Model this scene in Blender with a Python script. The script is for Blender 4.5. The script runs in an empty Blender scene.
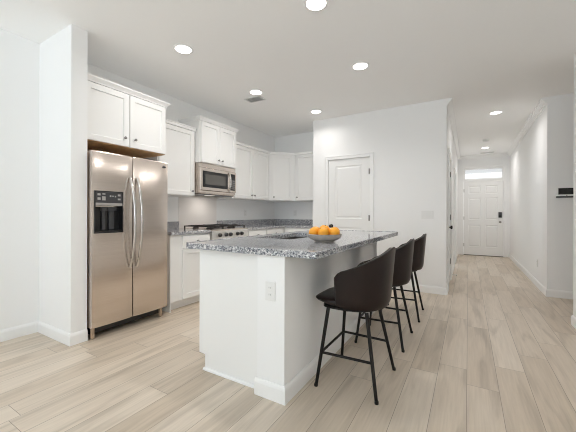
import bpy, bmesh, math, random
from mathutils import Matrix, Vector
random.seed(7)
S = bpy.context.scene
C = S.collection
PI = math.pi

# ------------------------------------------------------------------ camera
cd = bpy.data.cameras.new('camera')
cd.sensor_width = 36.0
cd.sensor_fit = 'HORIZONTAL'
cd.lens = 304.15 / 576 * 36
cd.shift_y = -2.08 / 576
cd.clip_start = 0.05
cam = bpy.data.objects.new('camera', cd)
C.objects.link(cam)
cam.matrix_world = (Matrix.Translation((0, 0, 1.125)) @ Matrix.Rotation(math.radians(30.653), 4, 'Z')
                    @ Matrix.Rotation(PI / 2, 4, 'X') @ Matrix.Rotation(math.radians(0.139), 4, 'Z'))
S.camera = cam

# ------------------------------------------------------------------ world, exposure
w = bpy.data.worlds.new('sky')
S.world = w
w.use_nodes = True
bg = w.node_tree.nodes['Background']
bg.inputs[0].default_value = (0.93, 0.965, 1.0, 1)
bg.inputs[1].default_value = 1.4
vs = S.view_settings
vs.view_transform = 'Standard'
vs.look = 'None'
vs.exposure = 0.09
vs.gamma = 1.0
vs.use_curve_mapping = False
S.cycles.max_bounces = 16
S.cycles.diffuse_bounces = 12
S.cycles.sample_clamp_indirect = 6.0
S.cycles.filter_width = 1.0

# daylight coming in through the living-room windows behind the camera
def area(name, loc, rot, sx, sy, power, col):
    l = bpy.data.lights.new(name, 'AREA')
    l.shape = 'RECTANGLE'
    l.size, l.size_y = sx, sy
    l.energy = power
    l.color = col
    o = bpy.data.objects.new(name, l)
    o.location = loc
    o.rotation_euler = rot
    C.objects.link(o)
    return o

REAR = -3.6
DAY = (0.73, 0.875, 1.0)
area('daylight', (-2.35, REAR - 0.02, 1.35), (PI / 2 + 1.4, 0, 0), 1.5, 1.6, 58, DAY)
area('daylight', (-0.35, REAR - 0.02, 1.35), (PI / 2 + 1.4, 0, 0), 1.5, 1.6, 58, DAY)
# sun falling through the same windows onto the living-room floor behind the camera
sl = bpy.data.lights.new('sun', 'SUN')
sl.energy = 6.0
sl.angle = math.radians(1.5)
sl.color = (0.74, 0.88, 1.0)
so = bpy.data.objects.new('sun', sl)
so.rotation_euler = (math.radians(42), 0, 0)
C.objects.link(so)
area('daylight', (-1.7, 9.80, 1.4), (-PI / 2, 0, 0), 1.5, 1.5, 32, DAY)
LAMP_W = 5.6
LAMP_COL = (1.0, 0.97, 0.945)

# ------------------------------------------------------------------ materials
def mat(name, col=(0.8, 0.8, 0.8), rough=0.5, metal=0.0, spec=0.5, bump=0.0, bscale=200.0, vary=0.0, vscale=6.0, coat=0.0):
    m = bpy.data.materials.new(name)
    m.use_nodes = True
    nt = m.node_tree
    b = nt.nodes['Principled BSDF']
    b.inputs['Base Color'].default_value = (*col, 1)
    b.inputs['Roughness'].default_value = rough
    b.inputs['Metallic'].default_value = metal
    b.inputs['Specular IOR Level'].default_value = spec
    b.inputs['Coat Weight'].default_value = coat
    tc = nt.nodes.new('ShaderNodeTexCoord')
    if vary:
        n = nt.nodes.new('ShaderNodeTexNoise')
        n.inputs['Scale'].default_value = vscale
        n.inputs['Detail'].default_value = 4
        nt.links.new(tc.outputs['Object'], n.inputs['Vector'])
        r = nt.nodes.new('ShaderNodeMixRGB')
        r.inputs[1].default_value = (*[max(0, c * (1 - vary)) for c in col], 1)
        r.inputs[2].default_value = (*[min(1, c * (1 + vary)) for c in col], 1)
        nt.links.new(n.outputs['Fac'], r.inputs[0])
        nt.links.new(r.outputs[0], b.inputs['Base Color'])
    if bump:
        n = nt.nodes.new('ShaderNodeTexNoise')
        n.inputs['Scale'].default_value = bscale
        n.inputs['Detail'].default_value = 3
        nt.links.new(tc.outputs['Object'], n.inputs['Vector'])
        bp = nt.nodes.new('ShaderNodeBump')
        bp.inputs['Strength'].default_value = bump
        bp.inputs['Distance'].default_value = 0.002
        nt.links.new(n.outputs['Fac'], bp.inputs['Height'])
        nt.links.new(bp.outputs[0], b.inputs['Normal'])
    return m

def emit(name, col, s):
    m = bpy.data.materials.new(name)
    m.use_nodes = True
    b = m.node_tree.nodes['Principled BSDF']
    b.inputs['Base Color'].default_value = (*col, 1)
    b.inputs['Emission Color'].default_value = (*col, 1)
    b.inputs['Emission Strength'].default_value = s
    return m

def ramp(nt, fac, stops):
    r = nt.nodes.new('ShaderNodeValToRGB')
    e = r.color_ramp.elements
    while len(e) < len(stops):
        e.new(0.5)
    for el, (p, c) in zip(e, stops):
        el.position = p
        el.color = (*c, 1)
    nt.links.new(fac, r.inputs[0])
    return r.outputs[0]

def math_node(nt, op, a, b=None):
    n = nt.nodes.new('ShaderNodeMath')
    n.operation = op
    for i, v in enumerate((a, b)):
        if v is None:
            continue
        if isinstance(v, (int, float)):
            n.inputs[i].default_value = v
        else:
            nt.links.new(v, n.inputs[i])
    return n.outputs[0]

def floor_mat():
    m = bpy.data.materials.new('oak_plank_floor')
    m.use_nodes = True
    nt = m.node_tree
    L = nt.links.new
    b = nt.nodes['Principled BSDF']
    tc = nt.nodes.new('ShaderNodeTexCoord')
    sp = nt.nodes.new('ShaderNodeSeparateXYZ')
    L(tc.outputs['Object'], sp.inputs[0])
    X = math_node(nt, 'DIVIDE', math_node(nt, 'ADD', sp.outputs['X'], 10 * 0.178 + 0.006), 0.178)
    col = math_node(nt, 'FLOOR', X)
    fx = math_node(nt, 'FRACT', X)
    wn = nt.nodes.new('ShaderNodeTexWhiteNoise')
    wn.noise_dimensions = '1D'
    L(col, wn.inputs['W'])
    Y = math_node(nt, 'ADD', math_node(nt, 'DIVIDE', math_node(nt, 'ADD', sp.outputs['Y'], 20.0), 1.22), wn.outputs['Value'])
    row = math_node(nt, 'FLOOR', Y)
    fy = math_node(nt, 'FRACT', Y)
    cv = nt.nodes.new('ShaderNodeCombineXYZ')
    L(col, cv.inputs[0])
    L(row, cv.inputs[1])
    wn2 = nt.nodes.new('ShaderNodeTexWhiteNoise')
    wn2.noise_dimensions = '3D'
    L(cv.outputs[0], wn2.inputs['Vector'])
    # grain: noise stretched along the plank, shifted per plank
    off = nt.nodes.new('ShaderNodeVectorMath')
    off.operation = 'MULTIPLY_ADD'
    L(wn2.outputs['Color'], off.inputs[0])
    off.inputs[1].default_value = (7, 9, 5)
    mp = nt.nodes.new('ShaderNodeMapping')
    mp.inputs['Scale'].default_value = (9, 0.9, 1)
    L(tc.outputs['Object'], mp.inputs['Vector'])
    L(mp.outputs[0], off.inputs[2])
    g1 = nt.nodes.new('ShaderNodeTexNoise')
    g1.inputs['Scale'].default_value = 1.0
    g1.inputs['Detail'].default_value = 5
    g1.inputs['Distortion'].default_value = 1.2
    L(off.outputs[0], g1.inputs['Vector'])
    mp2 = nt.nodes.new('ShaderNodeMapping')
    mp2.inputs['Scale'].default_value = (9, 4.2, 1)
    L(off.outputs[0], mp2.inputs['Vector'])
    g2 = nt.nodes.new('ShaderNodeTexNoise')
    g2.inputs['Scale'].default_value = 1.0
    g2.inputs['Detail'].default_value = 4
    L(mp2.outputs[0], g2.inputs['Vector'])
    base = ramp(nt, wn2.outputs['Value'], [(0.0, (0.575, 0.485, 0.385)), (0.5, (0.625, 0.536, 0.436)), (1.0, (0.67, 0.586, 0.488))])
    grain = ramp(nt, g1.outputs['Fac'], [(0.28, (0.75, 0.735, 0.715)), (0.50, (1, 1, 1)), (0.75, (1.06, 1.06, 1.06))])
    fine = ramp(nt, g2.outputs['Fac'], [(0.3, (0.93, 0.92, 0.91)), (0.7, (1.04, 1.04, 1.04))])
    mx = nt.nodes.new('ShaderNodeMixRGB'); mx.blend_type = 'MULTIPLY'; mx.inputs[0].default_value = 1
    L(base, mx.inputs[1]); L(grain, mx.inputs[2])
    mx2 = nt.nodes.new('ShaderNodeMixRGB'); mx2.blend_type = 'MULTIPLY'; mx2.inputs[0].default_value = 1
    L(mx.outputs[0], mx2.inputs[1]); L(fine, mx2.inputs[2])
    # seams between planks
    ex = math_node(nt, 'MULTIPLY', math_node(nt, 'MINIMUM', fx, math_node(nt, 'SUBTRACT', 1.0, fx)), 0.178)
    ey = math_node(nt, 'MULTIPLY', math_node(nt, 'MINIMUM', fy, math_node(nt, 'SUBTRACT', 1.0, fy)), 1.22)
    e = math_node(nt, 'MINIMUM', ex, ey)
    seam = math_node(nt, 'LESS_THAN', e, 0.0014)
    mx3 = nt.nodes.new('ShaderNodeMixRGB')
    L(seam, mx3.inputs[0]); L(mx2.outputs[0], mx3.inputs[1])
    mx3.inputs[2].default_value = (0.27, 0.225, 0.18, 1)
    L(mx3.outputs[0], b.inputs['Base Color'])
    b.inputs['Roughness'].default_value = 0.36
    b.inputs['Specular IOR Level'].default_value = 0.42
    bp = nt.nodes.new('ShaderNodeBump')
    bp.inputs['Strength'].default_value = 0.12
    bp.inputs['Distance'].default_value = 0.002
    L(math_node(nt, 'SUBTRACT', g2.outputs['Fac'], seam), bp.inputs['Height'])
    L(bp.outputs[0], b.inputs['Normal'])
    return m

def granite_mat():
    m = bpy.data.materials.new('speckled_granite')
    m.use_nodes = True
    nt = m.node_tree
    L = nt.links.new
    b = nt.nodes['Principled BSDF']
    tc = nt.nodes.new('ShaderNodeTexCoord')
    v = nt.nodes.new('ShaderNodeTexVoronoi')
    v.inputs['Scale'].default_value = 165
    L(tc.outputs['Object'], v.inputs['Vector'])
    sx = nt.nodes.new('ShaderNodeSeparateColor')
    L(v.outputs['Color'], sx.inputs[0])
    c1 = ramp(nt, sx.outputs[0], [(0.0, (0.06, 0.068, 0.09)), (0.17, (0.13, 0.14, 0.175)), (0.21, (0.28, 0.285, 0.31)), (0.50, (0.38, 0.38, 0.395)), (0.55, (0.58, 0.58, 0.59)), (1.0, (0.76, 0.76, 0.76))])
    r = [n for n in nt.nodes if n.type == 'VALTORGB'][-1]
    n = nt.nodes.new('ShaderNodeTexNoise')
    n.inputs['Scale'].default_value = 55
    n.inputs['Detail'].default_value = 6
    L(tc.outputs['Object'], n.inputs['Vector'])
    c2 = ramp(nt, n.outputs['Fac'], [(0.36, (0.52, 0.53, 0.56)), (0.60, (1.1, 1.1, 1.1))])
    mx = nt.nodes.new('ShaderNodeMixRGB'); mx.blend_type = 'MULTIPLY'; mx.inputs[0].default_value = 1
    L(c1, mx.inputs[1]); L(c2, mx.inputs[2])
    L(mx.outputs[0], b.inputs['Base Color'])
    b.inputs['Roughness'].default_value = 0.06
    b.inputs['Specular IOR Level'].default_value = 0.5
    return m

def steel_mat():
    m = bpy.data.materials.new('brushed_stainless_steel')
    m.use_nodes = True
    nt = m.node_tree
    L = nt.links.new
    b = nt.nodes['Principled BSDF']
    tc = nt.nodes.new('ShaderNodeTexCoord')
    mp = nt.nodes.new('ShaderNodeMapping')
    mp.inputs['Scale'].default_value = (1.5, 1.5, 420)
    L(tc.outputs['Object'], mp.inputs['Vector'])
    n = nt.nodes.new('ShaderNodeTexNoise')
    n.inputs['Scale'].default_value = 1
    n.inputs['Detail'].default_value = 3
    L(mp.outputs[0], n.inputs['Vector'])
    c = ramp(nt, n.outputs['Fac'], [(0.3, (0.66, 0.585, 0.525)), (0.7, (0.74, 0.665, 0.605))])
    L(c, b.inputs['Base Color'])
    b.inputs['Metallic'].default_value = 1
    b.inputs['Roughness'].default_value = 0.26
    b.inputs['Anisotropic'].default_value = 0.35
    tg = nt.nodes.new('ShaderNodeTangent')
    tg.direction_type = 'RADIAL'
    tg.axis = 'Z'
    L(tg.outputs[0], b.inputs['Tangent'])
    return m

M = dict(
    wall=mat('white_wall_paint', (0.905, 0.907, 0.905), 0.65, spec=0.25, bump=0.05, bscale=260),
    ceil=mat('white_ceiling_paint', (0.945, 0.945, 0.94), 0.8, spec=0.15, bump=0.05, bscale=180),
    trim=mat('white_trim_paint', (0.90, 0.90, 0.895), 0.38),
    door=mat('white_door_paint', (0.87, 0.87, 0.86), 0.4),
    cab=mat('white_cabinet_lacquer', (0.88, 0.88, 0.87), 0.35),
    rawwood=mat('unfinished_cabinet_wood', (0.50, 0.33, 0.17), 0.6, vary=0.2, vscale=20),
    floor=floor_mat(), granite=granite_mat(), steel=steel_mat(),
    steelside=mat('fridge_side_reflected_tan', (0.55, 0.42, 0.31), 0.45, metal=0.3),  # tan reflection put into the base colour of the refrigerator side
    steel2=mat('range_steel', (0.74, 0.72, 0.69), 0.33, metal=1),
    panel=mat('pale_splash_panel', (0.86, 0.83, 0.805), 0.35),
    handle=mat('satin_steel_handle', (0.62, 0.59, 0.56), 0.24, metal=1),
    chrome=mat('chrome', (0.75, 0.75, 0.75), 0.12, metal=1),
    knob=mat('brushed_nickel', (0.30, 0.29, 0.28), 0.3, metal=1),
    bronze=mat('dark_bronze', (0.05, 0.045, 0.04), 0.4, metal=0.8),
    hinge=mat('hinge_bronze', (0.16, 0.15, 0.14), 0.4, metal=0.8),
    black=mat('black_plastic', (0.012, 0.012, 0.013), 0.3),
    dkgrey=mat('dark_grey_plastic', (0.055, 0.055, 0.06), 0.4),
    grey=mat('grey_plastic', (0.33, 0.32, 0.31), 0.4),
    silver=mat('silver_plastic', (0.52, 0.51, 0.50), 0.35, metal=0.6),
    glass=mat('dark_oven_glass', (0.10, 0.095, 0.085), 0.08, spec=0.8),
    iron=mat('cast_iron', (0.022, 0.018, 0.017), 0.6, bump=0.2, bscale=300),
    burner=mat('burner_cap', (0.03, 0.024, 0.022), 0.45),
    plate=mat('white_plastic_plate', (0.84, 0.84, 0.83), 0.35),
    slot=mat('outlet_slot', (0.10, 0.10, 0.10), 0.6),
    leather=mat('dark_brown_leather', (0.016, 0.0085, 0.007), 0.36, spec=0.28, bump=0.25, bscale=160, vary=0.25, vscale=14),
    blackmetal=mat('black_powder_coat', (0.010, 0.008, 0.0075), 0.45, spec=0.3),
    piping=mat('black_leather_piping', (0.012, 0.010, 0.010), 0.45),
    orange=mat('orange_peel', (0.93, 0.385, 0.022), 0.38, bump=0.35, bscale=420, vary=0.12, vscale=18),
    stem=mat('dried_stem', (0.05, 0.05, 0.025), 0.8),
    bowl=mat('stoneware_glaze', (0.40, 0.36, 0.32), 0.4, vary=0.25, vscale=30),
    vent=mat('vent_enamel', (0.74, 0.74, 0.73), 0.5),
    ventdark=mat('vent_shadow_metal', (0.36, 0.355, 0.35), 0.7),
    lamp=emit('lamp_diffuser', (1.0, 0.97, 0.92), 6.0),
    fillglow=emit('added_fill_glow', (1.0, 0.95, 0.88), 0.5),  # dim glow for the added fill lens under the microwave
    rubber=mat('white_rubber', (0.8, 0.8, 0.78), 0.6),
    screen=mat('dark_touch_screen', (0.012, 0.014, 0.013), 0.15),
    sinksteel=mat('sink_steel', (0.30, 0.28, 0.26), 0.35, metal=1),
    threshold=mat('threshold_metal', (0.16, 0.14, 0.12), 0.5, metal=0.6),
)
gm = bpy.data.materials.new('window_glass')
gm.use_nodes = True
_b = gm.node_tree.nodes['Principled BSDF']
_b.inputs['Transmission Weight'].default_value = 1
_b.inputs['Roughness'].default_value = 0.0
_b.inputs['IOR'].default_value = 1.05
M['pane'] = gm

# ------------------------------------------------------------------ geometry helpers (world metres)
def frame(o, u, n):
    """maps (u, n, z) to the world: o origin, u run direction, n outward direction"""
    return Matrix(((u[0], n[0], 0, o[0]), (u[1], n[1], 0, o[1]), (0, 0, 1, o[2]), (0, 0, 0, 1)))

ID = Matrix.Identity(4)

def box(bm, a, b, T=ID, bev=0.0, seg=2):
    (x0, y0, z0), (x1, y1, z1) = a, b
    vs_ = [bm.verts.new(T @ Vector(p)) for p in
           ((x0, y0, z0), (x1, y0, z0), (x1, y1, z0), (x0, y1, z0), (x0, y0, z1), (x1, y0, z1), (x1, y1, z1), (x0, y1, z1))]
    fs = [bm.faces.new([vs_[i] for i in f]) for f in ((3, 2, 1, 0), (4, 5, 6, 7), (0, 1, 5, 4), (1, 2, 6, 5), (2, 3, 7, 6), (3, 0, 4, 7))]
    if bev:
        es = {e for f in fs for e in f.edges}
        bmesh.ops.bevel(bm, geom=list(es), offset=bev, segments=seg, affect='EDGES', profile=0.5)

def rings(bm, loops, cap=True):
    """loops: list of equal-length point lists, joined in sequence into a closed skin"""
    L_ = [[bm.verts.new(p) for p in lp] for lp in loops]
    n = len(L_[0])
    for A, B in zip(L_, L_[1:]):
        for i in range(n):
            bm.faces.new((A[i], A[(i + 1) % n], B[(i + 1) % n], B[i]))
    if cap:
        bm.faces.new(list(reversed(L_[0])))
        bm.faces.new(L_[-1])

def rect_profile(bm, u0, u1, z0, z1, prof, T=ID):
    """concentric rectangles: prof is a list of (inset, n)"""
    rings(bm, [[T @ Vector(p) for p in ((u0 + i, n, z0 + i), (u1 - i, n, z0 + i), (u1 - i, n, z1 - i), (u0 + i, n, z1 - i))] for i, n in prof])

def lathe(bm, prof, T=ID, seg=24):
    """prof: (radius, height) pairs around local z"""
    rings(bm, [[T @ Vector((r * math.cos(2 * PI * k / seg), r * math.sin(2 * PI * k / seg), h)) for k in range(seg)] for r, h in prof])

def tube(bm, pts, r, seg=10, r1=None):
    pts = [Vector(p) for p in pts]
    N = len(pts)
    loops = []
    ref = None
    for i, p in enumerate(pts):
        d = (pts[min(i + 1, N - 1)] - pts[max(i - 1, 0)]).normalized()
        if ref is None:
            ref = Vector((0, 0, 1)) if abs(d.z) < 0.9 else Vector((1, 0, 0))
        a = d.cross(ref).normalized()
        b = d.cross(a).normalized()
        ref = b.cross(d) if abs(d.dot(ref)) > 0.95 else ref
        rr = r if r1 is None else r + (r1 - r) * i / (N - 1)
        loops.append([p + rr * (math.cos(2 * PI * k / seg) * a + math.sin(2 * PI * k / seg) * b) for k in range(seg)])
    rings(bm, loops)

def prism(bm, poly, h0, h1, T=ID, m0=0, m1=0):
    """poly in (n, z), extruded along u from h0 to h1; m = 1 mitres an outer corner, -1 an inner one"""
    rings(bm, [[T @ Vector((h + m * n, n, z)) for n, z in poly] for h, m in ((h0, -m0), (h1, m1))])

def origin(o):
    v = Vector((0, 0, 0))
    while o:
        v += o.location
        o = o.parent
    return v

def obj(name, bm, m, parent=None, smooth=False, loc=None):
    """one mesh object; geometry is given in world metres"""
    bmesh.ops.recalc_face_normals(bm, faces=bm.faces[:])
    o0 = Vector(loc) if loc is not None else (origin(parent) if parent else Vector((0, 0, 0)))
    bmesh.ops.translate(bm, verts=bm.verts[:], vec=-o0)
    me = bpy.data.meshes.new(name)
    bm.to_mesh(me)
    bm.free()
    if smooth:
        me.polygons.foreach_set('use_smooth', [True] * len(me.polygons))
        try:
            me.set_sharp_from_angle(angle=math.radians(40))
        except Exception:
            pass
    me.materials.append(M[m])
    o = bpy.data.objects.new(name, me)
    if parent is None and loc is not None:
        o.location = loc
    o.parent = parent
    C.objects.link(o)
    return o

def BM():
    return bmesh.new()

def tag(o, label=None, cat=None, group=None, kind=None):
    if label: o['label'] = label
    if cat: o['category'] = cat
    if group: o['group'] = group
    if kind: o['kind'] = kind
    return o

def thing(name, loc, label, cat, group=None, kind=None):
    o = bpy.data.objects.new(name, None)
    o.empty_display_size = 0.1
    o.location = loc
    C.objects.link(o)
    return tag(o, label, cat, group, kind)

def part(name, m, parent, fn, smooth=False, label=None):
    bm = BM()
    fn(bm)
    o = obj(name, bm, m, parent, smooth)
    if label: o['label'] = label
    return o

def boxpart(name, m, parent, a, b, T=ID, bev=0.003):
    return part(name, m, parent, lambda bm: box(bm, a, b, T, bev))

def struct(name, bm, m, label, cat):
    return tag(obj(name, bm, m), label, cat, kind='structure')

# ------------------------------------------------------------------ room numbers
H = 2.74
XL = -3.52          # left wall face
COL0, COL1, COLX = 1.285, 1.413, -2.908   # wall return beside the refrigerator
YB = 5.38           # kitchen rear wall
YP = 4.771          # pantry wall
XP = -2.327         # its left end
XHL = -0.261        # hall left wall
XHR = 0.932         # hall right wall
YA = 5.408          # alcove wall
YF = 9.788          # front-door wall
XR, YR = 0.922, 4.150   # right wall and where it ends
T_ = 0.12

def wall(name, label, T, length, openings=(), h=H, th=T_):
    """wall in the frame T: face at n=0, body behind it; openings (u0,u1,z0,z1)"""
    bm = BM()
    us = sorted({0.0, length, *[v for o in openings for v in o[:2]]})
    for a, b in zip(us, us[1:]):
        cuts = sorted([(o[2], o[3]) for o in openings if o[0] <= a + 1e-6 and o[1] >= b - 1e-6])
        z = 0.0
        for c0, c1 in cuts:
            if c0 > z + 1e-6:
                box(bm, (a, -th, z), (b, 0, c0), T)
            z = c1
        if z < h - 1e-6:
            box(bm, (a, -th, z), (b, 0, h), T)
    bmesh.ops.remove_doubles(bm, verts=bm.verts[:], dist=1e-5)
    return struct(name, bm, 'wall', label, 'wall')

# floor, ceiling
bm = BM(); box(bm, (XL - T_, REAR - T_, -0.1), (3.2, YF + T_, 0)); struct('floor', bm, 'floor', 'pale oak plank floor running through kitchen and hall', 'floor')
bm = BM(); box(bm, (XL - T_, REAR - T_, H), (3.2, YF + T_, H + 0.1)); struct('ceiling', bm, 'ceil', 'flat white ceiling with recessed lights', 'ceiling')

# frames: (u, n, z) of every wall
T_left = frame((XL, REAR, 0), (0, 1), (1, 0))
T_kback = frame((XL, YB, 0), (1, 0), (0, -1))
T_pantry = frame((XP, YP, 0), (1, 0), (0, -1))
T_hl = frame((XHL, YP, 0), (0, 1), (1, 0))
T_hr = frame((XHR, YA, 0), (0, 1), (-1, 0))
T_he = frame((XHL, YF, 0), (1, 0), (0, -1))
T_alc = frame((XHR, YA, 0), (1, 0), (0, -1))
T_right = frame((XR, REAR, 0), (0, 1), (-1, 0))
T_rear = frame((XL, REAR, 0), (1, 0), (0, 1))

PD = (-2.036 - XP, -1.329 - XP, 0, 2.03)       # pantry door opening in the frame of its wall
FD = (-0.109 - XHL, 0.797 - XHL, 0, 2.40)      # front door and transom
D1 = (5.08 - YP, 5.86 - YP, 0, 2.03)           # hall closet doors
D2 = (7.30 - YP, 8.08 - YP, 0, 2.03)
wall('wall_left', 'white wall along the left side behind refrigerator and cabinets', T_left, YF - REAR)
bm = BM(); box(bm, (XL, COL0, 0), (COLX, COL1, H)); struct('wall_left_return', bm, 'wall', 'white wall return standing left of the refrigerator', 'wall')
wall('wall_kitchen_back', 'short white wall above the far counter', T_kback, XP - XL + 0.0)
wall('wall_pantry', 'white wall with pantry door and light switch', T_pantry, XHL - XP, [PD], th=0.119)
bm = BM(); box(bm, (XP, YP + 0.12, 0), (XP + 0.12, YB + T_, H)); struct('wall_pantry_side', bm, 'wall', 'white side of the pantry beside the far wall cabinet', 'wall')
bm = BM()
bm.free()
T_hl2 = frame((XHL, YP + 0.12, 0), (0, 1), (1, 0))
sh = 0.12
wall('wall_hall_left', 'white left wall of the entry hall', T_hl2, YF - YP - sh, [(D1[0] - sh, D1[1] - sh, 0, 2.03), (D2[0] - sh, D2[1] - sh, 0, 2.03)])
wall('wall_hall_right', 'white right wall of the entry hall', frame((XHR, YA + T_, 0), (0, 1), (-1, 0)), YF - YA - T_)
wall('wall_hall_end', 'white wall around the front door', T_he, XHR - XHL, [FD])
T_sr = frame((XL, YF, 0), (1, 0), (0, -1))
wall('wall_side_room', 'white window wall of the room off the hall', T_sr, XHL - XL, [(1.0, 2.6, 0.6, 2.2)])
wall('wall_alcove', 'white wall carrying the wall control panel', T_alc, 2.27)
wall('wall_right', 'white wall at the right edge of the view', T_right, YR - REAR)
bm = BM(); box(bm, (3.08, YR - T_, 0), (3.2, YA + T_, H)); struct('wall_alcove_side', bm, 'wall', 'white far side of the alcove', 'wall')
bm = BM(); box(bm, (XR + T_, YR - T_, 0), (3.08, YR, H)); struct('wall_alcove_front', bm, 'wall', 'white near side of the alcove', 'wall')
W1 = (XL, 0.42, 1.92, 0.40, 2.30)
W2 = (XL, 2.42, 3.92, 0.40, 2.30)
wall('wall_rear', 'white window wall of the living area', T_rear, XR - XL, [W1[1:], W2[1:]])
for i, W in enumerate((W1, W2)):
    r = thing('window_%d' % (i + 2), (XL + (W[1] + W[2]) / 2, REAR, W[3]), 'white framed living area window', 'window', kind='structure')
    def fr(bm, W=W):
        for a, b in (((W[1], -0.09, W[3]), (W[1] + 0.05, -0.04, W[4])), ((W[2] - 0.05, -0.09, W[3]), (W[2], -0.04, W[4])),
                     ((W[1] + 0.05, -0.09, W[3]), (W[2] - 0.05, -0.04, W[3] + 0.05)), ((W[1] + 0.05, -0.09, W[4] - 0.05), (W[2] - 0.05, -0.04, W[4]))):
            box(bm, a, b, T_rear)
    part('window_frame', 'trim', r, fr)

# baseboards and crown mouldings
BBP = [(0, 0), (0.014, 0), (0.014, 0.078), (0.010, 0.092), (0.004, 0.102), (0, 0.102)]
CRP = [(0, H), (0.072, H), (0.072, H - 0.012), (0.060, H - 0.014), (0.056, H - 0.030), (0.026, H - 0.060), (0.024, H - 0.074), (0.012, H - 0.078), (0.010, H - 0.092), (0, H - 0.092)]
SHOE = [(0.014, 0), (0.026, 0), (0.024, 0.010), (0.014, 0.016)]
def run(name, label, cat, prof, runs, m='trim'):
    bm = BM()
    for T, a, b, m0, m1 in runs:
        prism(bm, prof, a, b, T, m0, m1)
    return struct(name, bm, m, label, cat)

run('baseboard_left', 'white baseboard along the left wall and round the wall return', 'baseboard', BBP,
    [(T_left, 0, COL0 - REAR, 0, -1), (frame((XL, COL0, 0), (1, 0), (0, -1)), 0.0, COLX - XL, -1, 1), (frame((COLX, COL0, 0), (0, 1), (1, 0)), 0, COL1 - COL0, 1, 0)])
run('baseboard_pantry', 'white baseboard under the light switch', 'baseboard', BBP,
    [(T_pantry, 0, PD[0] - 0.062, 0, 0), (T_pantry, PD[1] + 0.062, XHL - XP, 0, 1), (T_hl, 0, D1[0] - 0.065, 1, 0)])
run('baseboard_hall_left', 'white baseboard along the left hall wall', 'baseboard', BBP,
    [(T_hl, D1[1] + 0.065, D2[0] - 0.065, 0, 0), (T_hl, D2[1] + 0.065, YF - YP, 0, 0)])
run('baseboard_hall_right', 'white baseboard along the right hall wall turning into the alcove', 'baseboard', BBP,
    [(T_hr, 0, YF - YA, 1, 0), (T_alc, 0, 2.148, 1, 0)])
run('baseboard_right', 'white baseboard at the right edge of the view', 'baseboard', BBP,
    [(T_right, 0, YR - REAR, 0, 1), (frame((XR, YR, 0), (1, 0), (0, 1)), 0, 0.12, 1, 0)])
run('trim_1', 'white crown moulding along the left hall ceiling edge', 'crown moulding', CRP, [(T_hl, 0.0, YF - YP, 0, -1)])
run('trim_2', 'white crown moulding along the right hall ceiling edge', 'crown moulding', CRP, [(T_hr, 0.0, YF - YA, 0, -1)])
run('trim_3', 'white crown moulding over the front door', 'crown moulding', CRP, [(T_he, 0.0, XHR - XHL, -1, -1)])

# ------------------------------------------------------------------ doors
def grid_door(bm, T, w, h, t, n0, cells, rec=0.009):
    """slab with moulded panels: cells are (u0,u1,z0,z1); n0 front plane"""
    us = sorted({0.0, w, *[v for c in cells for v in c[:2]]})
    zs = sorted({0.0, h, *[v for c in cells for v in c[2:]]})
    P = lambda u, n, z: bm.verts.new(T @ Vector((u, n, z)))
    for a, b in zip(us, us[1:]):
        for c, d in zip(zs, zs[1:]):
            if not any(k[0] <= a + 1e-6 and k[1] >= b - 1e-6 and k[2] <= c + 1e-6 and k[3] >= d - 1e-6 for k in cells):
                bm.faces.new([P(a, n0, c), P(b, n0, c), P(b, n0, d), P(a, n0, d)])
    for k in cells:
        prev = None
        for i, n in ((0, n0), (0.010, n0 - rec), (0.028, n0 - rec), (0.042, n0 - 0.002)):
            cur = [(k[0] + i, n, k[2] + i), (k[1] - i, n, k[2] + i), (k[1] - i, n, k[3] - i), (k[0] + i, n, k[3] - i)]
            if prev:
                for q in range(4):
                    bm.faces.new([P(*prev[q]), P(*prev[(q + 1) % 4]), P(*cur[(q + 1) % 4]), P(*cur[q])])
            prev = cur
        bm.faces.new([P(*p) for p in prev])
    for f in (((0, n0, 0), (0, n0 - t, 0), (w, n0 - t, 0), (w, n0, 0)), ((0, n0, h), (w, n0, h), (w, n0 - t, h), (0, n0 - t, h)),
              ((0, n0, 0), (0, n0, h), (0, n0 - t, h), (0, n0 - t, 0)), ((w, n0, 0), (w, n0 - t, 0), (w, n0 - t, h), (w, n0, h)),
              ((0, n0 - t, 0), (0, n0 - t, h), (w, n0 - t, h), (w, n0 - t, 0))):
        bm.faces.new([P(*p) for p in f])
    bmesh.ops.remove_doubles(bm, verts=bm.verts[:], dist=1e-5)

def casing(bm, T, u0, u1, z1, wd=0.058, th=0.017):
    prof = lambda a, b: None
    for (a, b) in (((u0 - wd, 0.0, 0), (u0, th, z1 + wd)), ((u1, 0.0, 0), (u1 + wd, th, z1 + wd)), ((u0, 0.0, z1), (u1, th, z1 + wd))):
        box(bm, a, b, T, 0.004)
    e = 0.012
    for (a, b) in (((u0 - wd - 0.002, 0.0, 0), (u0 - wd + e, th + 0.006, z1 + wd + 0.002)), ((u1 + wd - e, 0.0, 0), (u1 + wd + 0.002, th + 0.006, z1 + wd + 0.002)),
                   ((u0 - wd + e, 0.0, z1 + wd - e), (u1 + wd - e, th + 0.006, z1 + wd + 0.002))):
        box(bm, a, b, T, 0.002)

def knob_on(parent, T, u, z, n, m='bronze', name='door_knob'):
    K = T @ Matrix.Translation((u, n, z)) @ Matrix.Rotation(-PI / 2, 4, 'X')
    return part(name, m, parent, lambda bm: lathe(bm, [(0.001, 0), (0.031, 0), (0.031, 0.005), (0.026, 0.009), (0.011, 0.011), (0.010, 0.032), (0.020, 0.038), (0.027, 0.047), (0.027, 0.056), (0.019, 0.064), (0.001, 0.066)], K), True)

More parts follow.
